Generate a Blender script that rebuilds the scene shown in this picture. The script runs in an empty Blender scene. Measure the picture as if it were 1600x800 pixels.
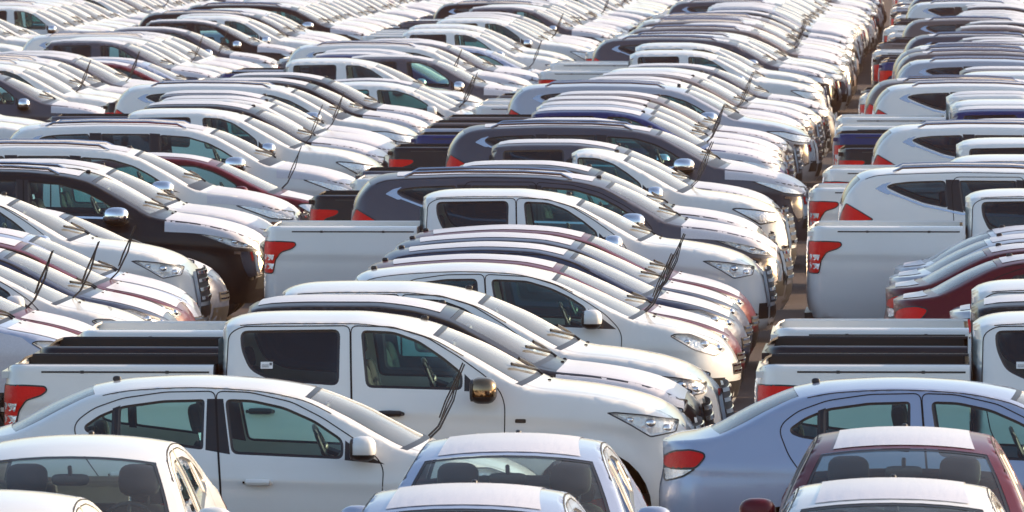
import bpy, bmesh, math, random
import numpy as np
from mathutils import Vector, Matrix
from mathutils.geometry import delaunay_2d_cdt

# ------------------------------------------------------------------ camera, world, sun
SC = bpy.context.scene
COL = SC.collection
F_PX, HOR, CAM_H = 15048.0, -218.0, 5.17          # focal length and horizon of the photograph (1600 x 800 px)
SUN_AZ, SUN_EL = 68.0, 20.0                       # degrees right of the view direction, degrees up
cam_d = bpy.data.cameras.new('camera')
cam_d.sensor_width = 36.0
cam_d.lens = 36.0 * F_PX / 1600.0
cam_d.clip_start, cam_d.clip_end = 1.0, 9000.0
cam = bpy.data.objects.new('camera', cam_d); COL.objects.link(cam)
cam.location = (0, 0, CAM_H)
cam.rotation_euler = (math.radians(90) - math.atan((400 - HOR) / F_PX), 0, 0)
cam_d.dof.use_dof = True
cam_d.dof.focus_distance = 84.0
cam_d.dof.aperture_fstop = 18.0
SC.camera = cam

world = bpy.data.worlds.new('World'); SC.world = world; world.use_nodes = True
wn = world.node_tree.nodes; wl = world.node_tree.links
sky = wn.new('ShaderNodeTexSky'); sky.sky_type = 'NISHITA'; sky.sun_disc = False
sky.sun_elevation = math.radians(SUN_EL); sky.sun_rotation = math.radians(SUN_AZ)
sky.dust_density = 2.5; sky.air_density = 1.0; sky.ozone_density = 1.0
bg = wn['Background']; wl.new(sky.outputs[0], bg.inputs[0]); bg.inputs[1].default_value = 0.15

sun_d = bpy.data.lights.new('sun', 'SUN'); sun_d.energy = 3.5; sun_d.angle = math.radians(0.6)
sun_d.color = (1.0, 0.72, 0.46)
sun = bpy.data.objects.new('sun', sun_d); COL.objects.link(sun)
sv = Vector((math.sin(math.radians(SUN_AZ)) * math.cos(math.radians(SUN_EL)),
             math.cos(math.radians(SUN_AZ)) * math.cos(math.radians(SUN_EL)), math.sin(math.radians(SUN_EL))))
sun.rotation_euler = sv.to_track_quat('Z', 'Y').to_euler()
sun.location = (60, 60, 60)

SC.view_settings.view_transform = 'Standard'; SC.view_settings.look = 'None'
SC.view_settings.gamma = 1.0; SC.view_settings.exposure = 0.98
SC.cycles.use_denoising = True
SC.cycles.max_bounces = 8; SC.cycles.diffuse_bounces = 3; SC.cycles.glossy_bounces = 4
SC.cycles.transparent_max_bounces = 20; SC.cycles.sample_clamp_indirect = 6.0
SC.cycles.volume_bounces = 0

# ------------------------------------------------------------------ materials
MATS = {}
def nmat(name):
    m = bpy.data.materials.new(name); m.use_nodes = True
    MATS[name] = m
    return m, m.node_tree.nodes, m.node_tree.links, m.node_tree.nodes['Principled BSDF']

def paint(name, col, metallic=0.0, rough=0.32, dirt=0.06):
    dark = max(col) < 0.25
    m, n, l, b = nmat(name)
    tc = n.new('ShaderNodeTexCoord')
    no = n.new('ShaderNodeTexNoise'); no.inputs['Scale'].default_value = 2.3; no.inputs['Detail'].default_value = 6
    l.new(tc.outputs['Object'], no.inputs['Vector'])
    mx = n.new('ShaderNodeMix'); mx.data_type = 'RGBA'
    mx.inputs['A'].default_value = (*col, 1)
    mx.inputs['B'].default_value = (*[c * 0.7 + 0.09 for c in col], 1)
    mr = n.new('ShaderNodeMapRange'); mr.inputs['From Min'].default_value = 0.45; mr.inputs['From Max'].default_value = 0.8
    mr.inputs['To Max'].default_value = dirt * 4
    l.new(no.outputs['Fac'], mr.inputs['Value']); l.new(mr.outputs['Result'], mx.inputs['Factor'])
    l.new(mx.outputs['Result'], b.inputs['Base Color'])
    b.inputs['Metallic'].default_value = metallic
    rr = n.new('ShaderNodeMapRange'); rr.inputs['To Min'].default_value = rough - 0.05; rr.inputs['To Max'].default_value = rough + 0.12
    l.new(no.outputs['Fac'], rr.inputs['Value']); l.new(rr.outputs['Result'], b.inputs['Roughness'])
    b.inputs['Coat Weight'].default_value = 0.35 if dark else 0.9; b.inputs['Coat IOR'].default_value = 1.35
    b.inputs['Specular IOR Level'].default_value = 0.2 if dark else 0.4; b.inputs['Coat Roughness'].default_value = 0.035
    return m

COLORS = {
    'white': paint('paint_white', (0.72, 0.72, 0.70)),
    'black': paint('paint_black', (0.012, 0.011, 0.015), dirt=0.02),
    'grey': paint('paint_grey', (0.085, 0.085, 0.105), 0.35),
    'maroon': paint('paint_maroon', (0.095, 0.005, 0.012), 0.1, dirt=0.01),
    'light blue': paint('paint_light_blue', (0.355, 0.415, 0.55), 0.35),
    'slate blue': paint('paint_slate_blue', (0.05, 0.065, 0.11), 0.2),
    'silver': paint('paint_silver', (0.44, 0.45, 0.49), 0.4),
    'navy': paint('paint_navy', (0.018, 0.032, 0.13), 0.2, dirt=0.02),
    'taupe': paint('paint_taupe', (0.17, 0.135, 0.125), 0.4),
}

def simple(name, col, rough=0.5, metallic=0.0, coat=0.0, bump=0.0, bscale=60.0):
    m, n, l, b = nmat(name)
    tc = n.new('ShaderNodeTexCoord')
    no = n.new('ShaderNodeTexNoise'); no.inputs['Scale'].default_value = bscale; no.inputs['Detail'].default_value = 3
    l.new(tc.outputs['Object'], no.inputs['Vector'])
    mx = n.new('ShaderNodeMix'); mx.data_type = 'RGBA'
    mx.inputs['A'].default_value = (*[c * 0.88 for c in col], 1); mx.inputs['B'].default_value = (*[min(1, c * 1.1) for c in col], 1)
    l.new(no.outputs['Fac'], mx.inputs['Factor']); l.new(mx.outputs['Result'], b.inputs['Base Color'])
    b.inputs['Roughness'].default_value = rough; b.inputs['Metallic'].default_value = metallic
    b.inputs['Coat Weight'].default_value = coat
    if bump:
        bp = n.new('ShaderNodeBump'); bp.inputs['Strength'].default_value = bump; bp.inputs['Distance'].default_value = 0.02
        l.new(no.outputs['Fac'], bp.inputs['Height']); l.new(bp.outputs['Normal'], b.inputs['Normal'])
    return m

M_BLACK = simple('black_trim', (0.012, 0.012, 0.014), 0.4)
M_RUBBER = simple('rubber', (0.014, 0.014, 0.014), 0.75)
M_GAP = simple('panel_gap', (0.008, 0.008, 0.009), 0.9)
M_CHROME = simple('chrome', (0.80, 0.80, 0.82), 0.09, 1.0)
M_GOLD_REFLECTION = simple('chrome_gold_reflection', (0.26, 0.18, 0.11), 0.14, 1.0)  # chrome with a dark gold reflection painted into its base colour
M_RIM = simple('rim_alloy', (0.50, 0.50, 0.52), 0.28, 1.0)
M_RED = simple('tail_red', (0.72, 0.006, 0.004), 0.4, 0.0, 0.05, 0.25, 90)
M_RED.node_tree.nodes['Principled BSDF'].inputs['Specular IOR Level'].default_value = 0.2
M_CLEAR = simple('lamp_clear', (0.86, 0.86, 0.85), 0.22, 0.55, 0.5, 0.5, 40)
M_AMBER = simple('lamp_amber', (0.75, 0.20, 0.03), 0.2, 0.0, 1.0)
M_SEAT = simple('seat_cloth', (0.012, 0.013, 0.016), 0.85, bump=0.3, bscale=200)
M_CABIN = simple('cabin_trim', (0.035, 0.036, 0.038), 0.7)
M_LINER = simple('bed_liner', (0.010, 0.010, 0.012), 0.5)
M_STICK = simple('sticker_paper', (0.75, 0.75, 0.74), 0.6)
M_INK = simple('sticker_ink', (0.10, 0.10, 0.11), 0.6)
M_FILM = simple('protective_film', (0.60, 0.59, 0.63), 0.42, bump=0.0)
def film_mat():
    m = M_FILM; n = m.node_tree.nodes; l = m.node_tree.links; b = n['Principled BSDF']
    tc = n.new('ShaderNodeTexCoord'); mp = n.new('ShaderNodeMapping'); mp.inputs['Scale'].default_value = (1.2, 9, 1)
    no = n.new('ShaderNodeTexNoise'); no.inputs['Scale'].default_value = 3.0; no.inputs['Detail'].default_value = 4
    l.new(tc.outputs['Object'], mp.inputs['Vector']); l.new(mp.outputs['Vector'], no.inputs['Vector'])
    bp = n.new('ShaderNodeBump'); bp.inputs['Strength'].default_value = 0.10; bp.inputs['Distance'].default_value = 0.02
    l.new(no.outputs['Fac'], bp.inputs['Height']); l.new(bp.outputs['Normal'], b.inputs['Normal'])
    b.inputs['Coat Weight'].default_value = 0.35; b.inputs['Coat Roughness'].default_value = 0.2
film_mat()

def glass(name, tint, refl=1.45, dust_sheen=0.0):
    # pale diffuse layer, dusty and with painted sky reflection, strongest at a slant
    m, n, l, b = nmat(name)
    n.remove(b)
    out = n['Material Output']
    tr = n.new('ShaderNodeBsdfTransparent'); tr.inputs[0].default_value = (*tint, 1)
    gl = n.new('ShaderNodeBsdfGlossy'); gl.inputs['Roughness'].default_value = 0.02; gl.inputs['Color'].default_value = (1, 1, 1, 1)
    # reflectance by angle, the same from both sides of the pane
    f0 = ((refl-1)/(refl+1))**2*1.1
    fa = n.new('ShaderNodeLayerWeight'); fa.inputs['Blend'].default_value = 0.5
    pw = n.new('ShaderNodeMath'); pw.operation = 'POWER'; pw.inputs[1].default_value = 5.0; l.new(fa.outputs['Facing'], pw.inputs[0])
    fr = n.new('ShaderNodeMapRange'); fr.inputs['To Min'].default_value = f0; fr.inputs['To Max'].default_value = 1.0; l.new(pw.outputs[0], fr.inputs['Value'])
    mx = n.new('ShaderNodeMixShader'); l.new(fr.outputs[0], mx.inputs[0]); l.new(tr.outputs[0], mx.inputs[1]); l.new(gl.outputs[0], mx.inputs[2])
    last = mx
    if dust_sheen:
        df = n.new('ShaderNodeBsdfDiffuse'); df.inputs['Color'].default_value = (0.70, 0.71, 0.69, 1)
        tc = n.new('ShaderNodeTexCoord'); no = n.new('ShaderNodeTexNoise'); no.inputs['Scale'].default_value = 3.5; no.inputs['Detail'].default_value = 5
        l.new(tc.outputs['Object'], no.inputs['Vector'])
        mr = n.new('ShaderNodeMapRange'); mr.inputs['From Min'].default_value = 0.3; mr.inputs['From Max'].default_value = 0.75
        mr.inputs['To Min'].default_value = dust_sheen * 0.6; mr.inputs['To Max'].default_value = dust_sheen * 1.3
        l.new(no.outputs['Fac'], mr.inputs['Value'])
        lw = n.new('ShaderNodeLayerWeight'); lw.inputs['Blend'].default_value = 0.5
        co = n.new('ShaderNodeMath'); co.operation = 'SUBTRACT'; co.inputs[0].default_value = 1.03; l.new(lw.outputs['Facing'], co.inputs[1])
        c2 = n.new('ShaderNodeMath'); c2.operation = 'POWER'; c2.inputs[1].default_value = 2.0; l.new(co.outputs[0], c2.inputs[0])
        dv = n.new('ShaderNodeMath'); dv.operation = 'DIVIDE'; l.new(mr.outputs['Result'], dv.inputs[0]); l.new(c2.outputs[0], dv.inputs[1])
        ex = n.new('ShaderNodeMath'); ex.operation = 'POWER'; ex.inputs[0].default_value = 0.3679; l.new(dv.outputs[0], ex.inputs[1])
        om = n.new('ShaderNodeMath'); om.operation = 'SUBTRACT'; om.inputs[0].default_value = 1.0; l.new(ex.outputs[0], om.inputs[1])
        m2 = n.new('ShaderNodeMixShader'); l.new(om.outputs[0], m2.inputs[0]); l.new(mx.outputs[0], m2.inputs[1]); l.new(df.outputs[0], m2.inputs[2])
        last = m2
    l.new(last.outputs[0], out.inputs['Surface'])
    return m
M_GLASS = glass('window_glass', (0.60, 0.81, 0.78), 1.5)
M_DARKGLASS = glass('privacy_glass', (0.19, 0.26, 0.29), 1.5)
M_SCREEN = glass('windshield_glass', (0.78, 0.88, 0.85), 1.4, dust_sheen=0.009)
M_LENS = glass('lamp_lens', (0.93, 0.93, 0.93), 1.45)

# ------------------------------------------------------------------ small maths
def pchip(pts):
    xs = np.array([p[0] for p in pts], float); ys = np.array([p[1] for p in pts], float)
    h = np.diff(xs); d = np.diff(ys) / h
    m = np.zeros(len(xs)); m[0] = d[0]; m[-1] = d[-1]
    for i in range(1, len(xs) - 1):
        if d[i-1] * d[i] > 0:
            w1 = 2 * h[i] + h[i-1]; w2 = h[i] + 2 * h[i-1]
            m[i] = (w1 + w2) / (w1 / d[i-1] + w2 / d[i])
    xl, yl, ml, hl = xs.tolist(), ys.tolist(), m.tolist(), h.tolist()
    from bisect import bisect_right
    def f(x):
        if x <= xl[0]: return yl[0]
        if x >= xl[-1]: return yl[-1]
        i = bisect_right(xl, x) - 1
        t = (x - xl[i]) / hl[i]
        return ((1 + 2*t) * (1-t)**2 * yl[i] + t * (1-t)**2 * hl[i] * ml[i]
                + t*t * (3 - 2*t) * yl[i+1] + t*t * (t-1) * hl[i] * ml[i+1])
    return f

def resample(pts, step, closed=False):
    out = []
    P = list(pts) + ([pts[0]] if closed else [])
    for a, b in zip(P[:-1], P[1:]):
        n = max(1, int(math.ceil(math.hypot(b[0]-a[0], b[1]-a[1]) / step)))
        for k in range(n): out.append((a[0] + (b[0]-a[0])*k/n, a[1] + (b[1]-a[1])*k/n))
    if not closed: out.append(P[-1])
    return out

def rounded(poly, r=0.04, n=4):
    out = []
    N = len(poly)
    for i in range(N):
        p0, p, p1 = poly[i-1], poly[i], poly[(i+1) % N]
        d0 = math.hypot(p0[0]-p[0], p0[1]-p[1]); d1 = math.hypot(p1[0]-p[0], p1[1]-p[1])
        a = min(r, d0*0.45) / d0; b = min(r, d1*0.45) / d1
        A = (p[0]+(p0[0]-p[0])*a, p[1]+(p0[1]-p[1])*a); B = (p[0]+(p1[0]-p[0])*b, p[1]+(p1[1]-p[1])*b)
        for k in range(n+1):
            t = k/n
            out.append(((1-t)**2*A[0]+2*t*(1-t)*p[0]+t*t*B[0], (1-t)**2*A[1]+2*t*(1-t)*p[1]+t*t*B[1]))
    return out

def inset(poly, d):
    area = sum(poly[i-1][0]*poly[i][1]-poly[i][0]*poly[i-1][1] for i in range(len(poly)))
    s = 1 if area > 0 else -1
    out = []
    N = len(poly)
    for i in range(N):
        a, b = poly[i-1], poly[(i+1) % N]
        tx, tz = b[0]-a[0], b[1]-a[1]; L = math.hypot(tx, tz) or 1
        out.append((poly[i][0] - s*tz/L*d, poly[i][1] + s*tx/L*d))
    return out

def inside_many(P, poly):
    P = np.asarray(P, float); q = np.asarray(poly, float)
    r = np.zeros(len(P), bool)
    x, y = P[:, 0], P[:, 1]
    j = len(q) - 1
    for i in range(len(q)):
        xi, yi = q[i]; xj, yj = q[j]
        if yi != yj:
            c = ((yi > y) != (yj > y)) & (x < (xj-xi)*(y-yi)/(yj-yi)+xi)
            r ^= c
        j = i
    return r

def cdt(outer, lines, extra, spacing):
    """triangles of polygon outer with constraint polylines and interior points"""
    V, E = [], []
    def addline(pl, closed):
        b = len(V); V.extend(pl)
        E.extend((b+i, b+i+1) for i in range(len(pl)-1))
        if closed: E.append((b+len(pl)-1, b))
    addline(outer, True)
    for pl, closed in lines: addline(pl, closed)
    xs = [p[0] for p in outer]; zs = [p[1] for p in outer]
    grid = list(extra)
    nz = int((max(zs)-min(zs))/(spacing*0.87))+1
    for j in range(nz):
        z = min(zs) + (j+0.5)*spacing*0.87
        nx = int((max(xs)-min(xs))/spacing)+1
        for i in range(nx): grid.append((min(xs)+(i+0.5*(j % 2)+0.25)*spacing, z))
    if grid:
        ins = inside_many(grid, outer)
        fixed = np.array(V)
        G = np.array(grid)[ins]
        if len(G):
            d = np.min(np.hypot(G[:, None, 0]-fixed[None, :, 0], G[:, None, 1]-fixed[None, :, 1]), axis=1)
            keep = d > spacing*0.28
            k0 = int(np.sum(ins[:len(extra)]))
            keep[:k0] = d[:k0] > 0.004
            V.extend(map(tuple, G[keep]))
    r = delaunay_2d_cdt([Vector(v) for v in V], E, [], 0, 1e-5, False)
    vo = [tuple(v) for v in r[0]]
    tris = [tuple(f) for f in r[2] if len(f) == 3]
    cen = np.array([[sum(vo[i][0] for i in f)/3, sum(vo[i][1] for i in f)/3] for f in tris])
    ok = inside_many(cen, outer)
    return vo, [t for t, o in zip(tris, ok) if o], cen[ok]

class MB:
    def __init__(s): s.v, s.f, s.m = [], [], []
    def quad_grid(s, rows, mat=0, flip=False):
        b = len(s.v); n = len(rows[0])
        for r in rows: s.v.extend(r)
        for i in range(len(rows)-1):
            for j in range(n-1):
                q = (b+i*n+j, b+i*n+j+1, b+(i+1)*n+j+1, b+(i+1)*n+j)
                s.f.append(q[::-1] if flip else q); s.m.append(mat)
    def tris(s, verts, faces, mat=0):
        b = len(s.v); s.v.extend(verts)
        for f in faces: s.f.append(tuple(b+i for i in f)); s.m.append(mat)
    def box(s, c, d, mat=0, rot=None):
        b = len(s.v)
        for sx in (-1, 1):
            for sy in (-1, 1):
                for sz in (-1, 1):
                    p = Vector((sx*d[0]/2, sy*d[1]/2, sz*d[2]/2))
                    if rot: p = rot @ p
                    s.v.append((c[0]+p.x, c[1]+p.y, c[2]+p.z))
        for f in ((0,1,3,2),(4,6,7,5),(0,4,5,1),(2,3,7,6),(0,2,6,4),(1,5,7,3)):
            s.f.append(tuple(b+i for i in f)); s.m.append(mat)
    def blob(s, c, d, e=0.5, mat=0, nu=16, nv=10, rot=None, matfn=None):
        """superellipsoid cushion"""
        rows = []
        for j in range(nv+1):
            ph = -math.pi/2 + math.pi*j/nv
            row = []
            for i in range(nu+1):
                th = 2*math.pi*i/nu
                f = lambda t: math.copysign(abs(t)**e, t)
                p = Vector((f(math.cos(ph))*f(math.cos(th))*d[0]/2, f(math.cos(ph))*f(math.sin(th))*d[1]/2, f(math.sin(ph))*d[2]/2))
                if rot: p = rot @ p
                row.append((c[0]+p.x, c[1]+p.y, c[2]+p.z))
            rows.append(row)
        b = len(s.f)
        s.quad_grid(rows, mat)
        if matfn:
            for k in range(b, len(s.f)):
                z = sum(s.v[i][2] for i in s.f[k])/4; s.m[k] = matfn(z)
    def tube(s, pts, r, mat=0, n=6):
        rows = []
        for i, p in enumerate(pts):
            a = Vector(pts[max(0, i-1)]); b = Vector(pts[min(len(pts)-1, i+1)])
            t = (b-a).normalized()
            u = t.orthogonal().normalized(); w = t.cross(u)
            ri = r[i] if isinstance(r, (list, tuple)) else r
            rows.append([tuple(Vector(p) + (u*math.cos(2*math.pi*k/n)+w*math.sin(2*math.pi*k/n))*ri) for k in range(n+1)])
        s.quad_grid(rows, mat)
    def mesh(s, name, mats, angle=38, weld=0.0006):
        me = bpy.data.meshes.new(name)
        bm = bmesh.new()
        vs = [bm.verts.new(v) for v in s.v]
        for f, m in zip(s.f, s.m):
            try:
                fc = bm.faces.new([vs[i] for i in f]); fc.material_index = m; fc.smooth = True
            except ValueError:
                pass
        if weld: bmesh.ops.remove_doubles(bm, verts=bm.verts, dist=weld)
        bmesh.ops.recalc_face_normals(bm, faces=bm.faces)
        bm.to_mesh(me); bm.free()
        for m in mats: me.materials.append(m)
        me.set_sharp_from_angle(angle=math.radians(angle))
        return me

# ------------------------------------------------------------------ car shells
class Shell:
    def __init__(s, **k):
        s.flares = []; s.flare = 0.0; s.crease = None; s.Rf = s.Rt = 0; s.nf = s.nt = 2.3
        s.noseoff = lambda z: 0; s.tailoff = lambda z: 0
        s.__dict__.update(k)
    def R(s, x): return s.rail(x)
    def Y(s, x, z):
        y = s.prof(z)
        for (xa, za, ra) in s.flares:
            d = math.hypot(x-xa, z-za) - ra
            if d > -0.02: y += s.flare*math.exp(-(d/0.075)**2)
        if s.Rf:
            d = x - (s.x1 - s.noseoff(z) - s.Rf)
            if d > 0: y *= max(0.0, 1 - min(d/s.Rf, 0.9999)**s.nf)**(1/s.nf)
        if s.Rt:
            d = (s.x0 + s.tailoff(z) + s.Rt) - x
            if d > 0: y *= max(0.0, 1 - min(d/s.Rt, 0.9999)**s.nt)**(1/s.nt)
        if s.crease:
            dz = z - s.crease(x); y += .012*math.exp(-(dz/(.12 if dz > 0 else .05))**2)
        r = s.R(x); sl = (s.R(x+0.01)-s.R(x-0.01))/0.02
        q = max(0.0, (r-z)/math.sqrt(1+sl*sl)); rr = s.rr(x)
        if q < rr: y -= rr*(1-math.sqrt(max(0, 1-(1-q/rr)**2)))
        return max(y, 0.01)
    def P(s, x, z, side, off=0.0): return (x, side*(s.Y(x, z)+off), z)
    def T(s, u, k, off=0.0):
        w = 1-abs(k)**2.2
        return (u + s.bow(u)*w, k*s.Y(u, s.R(u)), s.R(u) + s.crown(u)*w + off)
    def ends(s):
        def solve(f, a, b):
            for _ in range(50):
                m = (a+b)/2
                if f(m): a = m
                else: b = m
            return (a+b)/2
        s.xf = solve(lambda x: x < s.x1 - s.noseoff(s.R(x)) - s.Rf*0.012, (s.x0+s.x1)/2, s.x1)
        s.xr = solve(lambda x: x > s.x0 + s.tailoff(s.R(x)) + s.Rt*0.012, (s.x0+s.x1)/2, s.x0)
    def outline(s, step):
        s.ends()
        # top edge with finer steps where the rail is steep
        top = []; x = s.xr
        while x < s.xf:
            top.append((x, s.R(x)))
            sl = abs((s.R(x+0.005)-s.R(x-0.005))/0.01)
            x += step/math.sqrt(1+sl*sl)
        if s.xf - top[-1][0] < step*0.15: top.pop()
        top.append((s.xf, s.R(s.xf)))
        zf = np.linspace(s.R(s.xf), s.z0f, max(3, int((s.R(s.xf)-s.z0f)/step)))
        front = [(s.x1-s.noseoff(z)-s.Rf*0.012, z) for z in zf[1:]]
        zr = np.linspace(s.z0r, s.R(s.xr), max(3, int((s.R(s.xr)-s.z0r)/step)))
        rear = [(s.x0+s.tailoff(z)+s.Rt*0.012, z) for z in zr[:-1]]
        bot = []
        for (xa, za, ra) in sorted(s.arches, key=lambda a: -a[0]):
            a0 = math.asin((s.z0-za)/ra)
            for k in range(15):
                a = a0 + (math.pi-2*a0)*k/14
                bot.append((xa+ra*math.cos(a), za+ra*math.sin(a)))
        bot = resample(bot, step) if bot else []
        s.top, s.front, s.rear = top, front, rear
        return top + front + bot + rear
    def build_side(s, step, holes, regions):
        """returns cells: dict region -> (verts2d, tris)"""
        outer = s.outline(step)
        extra = []
        for (x, z) in s.top[::1]:
            sl = (s.R(x+0.01)-s.R(x-0.01))/0.02; n = math.sqrt(1+sl*sl); rr = s.rr(x)
            for q in (0.05, 0.2, 0.45, 0.75, 1.0, 1.5):
                extra.append((x+sl/n*q*rr, z-q*rr/n))
        zs = np.arange(min(s.z0f, s.z0r), 1.9, step)
        for z in zs:
            if s.Rf:
                for t in (0.3, 0.5, 0.65, 0.78, 0.87, 0.93, 0.97): extra.append((s.x1-s.noseoff(z)-s.Rf*(1-t), z))
            if s.Rt:
                for t in (0.3, 0.5, 0.65, 0.78, 0.87, 0.93, 0.97): extra.append((s.x0+s.tailoff(z)+s.Rt*(1-t), z))
        if s.crease and step < .1:
            for x in np.arange(s.x0+.03, s.x1, step*.8):
                for dz in (-.095, -.065, -.04, -.018, .0, .025, .06): extra.append((x, s.crease(x)+dz))
        lines = [(resample(h, step*0.8, True), True) for h in holes] + [(resample(p, step*0.8, True), True) for _, p in regions]
        vo, tris, cen = cdt(outer, lines, extra, step)
        lab = np.array(['body']*len(tris), dtype=object)
        for name, p in reversed(regions): lab[inside_many(cen, p)] = name
        for h in holes: lab[inside_many(cen, h)] = ''
        out = {}
        for t, n in zip(tris, lab):
            if n: out.setdefault(n, []).append(t)
        return vo, out
    def add_cells(s, mb, vo, tris, side, mat=0, off=0.0):
        used = {}; fs = []; vs = []
        for t in tris:
            f = []
            for i in t:
                if i not in used: used[i] = len(vs); vs.append(s.P(vo[i][0], vo[i][1], side, off))
                f.append(used[i])
            fs.append(f)
        mb.tris(vs, fs, mat)
    def patch(s, mb, poly, side, off=0.0, mat=0, step=0.06):
        p = resample(poly, step, True)
        vo, tris, _ = cdt(p, [], [], step)
        s.add_cells(mb, vo, tris, side, mat, off)
    def ring(s, mb, poly, side, d, off0, off1, mat=0, step=0.05):
        a = resample(poly, step, True); b = inset(a, d)
        a = a+[a[0]]; b = b+[b[0]]
        mb.quad_grid([[s.P(x, z, side, off0) for x, z in a], [s.P(x, z, side, off1) for x, z in b]], mat)
    def ribbon(s, mb, pl, side, w=0.007, off=0.0015, mat=0, closed=False, step=0.05):
        p = resample(pl, step, closed)
        if closed: p.append(p[0])
        A, B = [], []
        for i in range(len(p)):
            a = p[i-1] if i else (p[-2] if closed else p[0]); b = p[i+1] if i < len(p)-1 else (p[1] if closed else p[-1])
            tx, tz = b[0]-a[0], b[1]-a[1]; L = math.hypot(tx, tz) or 1
            nx, nz = -tz/L*w/2, tx/L*w/2
            A.append(s.P(p[i][0]+nx, p[i][1]+nz, side, off)); B.append(s.P(p[i][0]-nx, p[i][1]-nz, side, off))
        mb.quad_grid([A, B], mat)
    def top_grid(s, mb, us, ks, mat=0, off=0.0):
        mb.quad_grid([[s.T(u, k, off) for k in ks] for u in us], mat)
    def top_line(s, mb, pts, w=0.007, off=0.002, mat=0):
        A, B = [], []
        for i, (u, k) in enumerate(pts):
            p = Vector(s.T(u, k, off)); q = Vector(s.T(*pts[min(i+1, len(pts)-1)], off)); o = Vector(s.T(*pts[max(i-1, 0)], off))
            t = (q-o); t.z = 0; t.normalize(); n = Vector((-t.y, t.x, 0))*w/2
            A.append(tuple(p+n)); B.append(tuple(p-n))
        mb.quad_grid([A, B], mat)
    def cap(s, mb, front, mat=0):
        if front: zs = [s.R(s.xf)] + [z for _, z in s.front]; xs = [s.xf]+[x for x, _ in s.front]
        else: zs = [s.R(s.xr)] + [z for _, z in reversed(s.rear)]; xs = [s.xr]+[x for x, _ in reversed(s.rear)]
        ks = np.linspace(-1, 1, 9)
        rows = []
        for i, (x, z) in enumerate(zip(xs, zs)):
            if i == 0:
                rows.append([s.T(x, k) for k in ks])
            else:
                b = s.Rf*0.012 if front else -s.Rt*0.012
                rows.append([(x+b*(1-abs(k)**2), k*s.Y(x, z), z) for k in ks])
        mb.quad_grid(rows, mat)
    def front_x(s, y, z):
        t = min(0.999, abs(y)/max(0.05, s.prof(z)))
        return s.x1-s.noseoff(z)-s.Rf + s.Rf*(1-t**s.nf)**(1/s.nf)
    def rear_x(s, y, z):
        t = min(0.999, abs(y)/max(0.05, s.prof(z)))
        return s.x0+s.tailoff(z)+s.Rt - s.Rt*(1-t**s.nt)**(1/s.nt)

KS = [-1, -0.985, -0.95, -0.88, -0.75, -0.55, -0.3, 0, 0.3, 0.55, 0.75, 0.88, 0.95, 0.985, 1]

def lin(a, b, n): return [a+(b-a)*i/(n-1) for i in range(n)]

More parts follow.
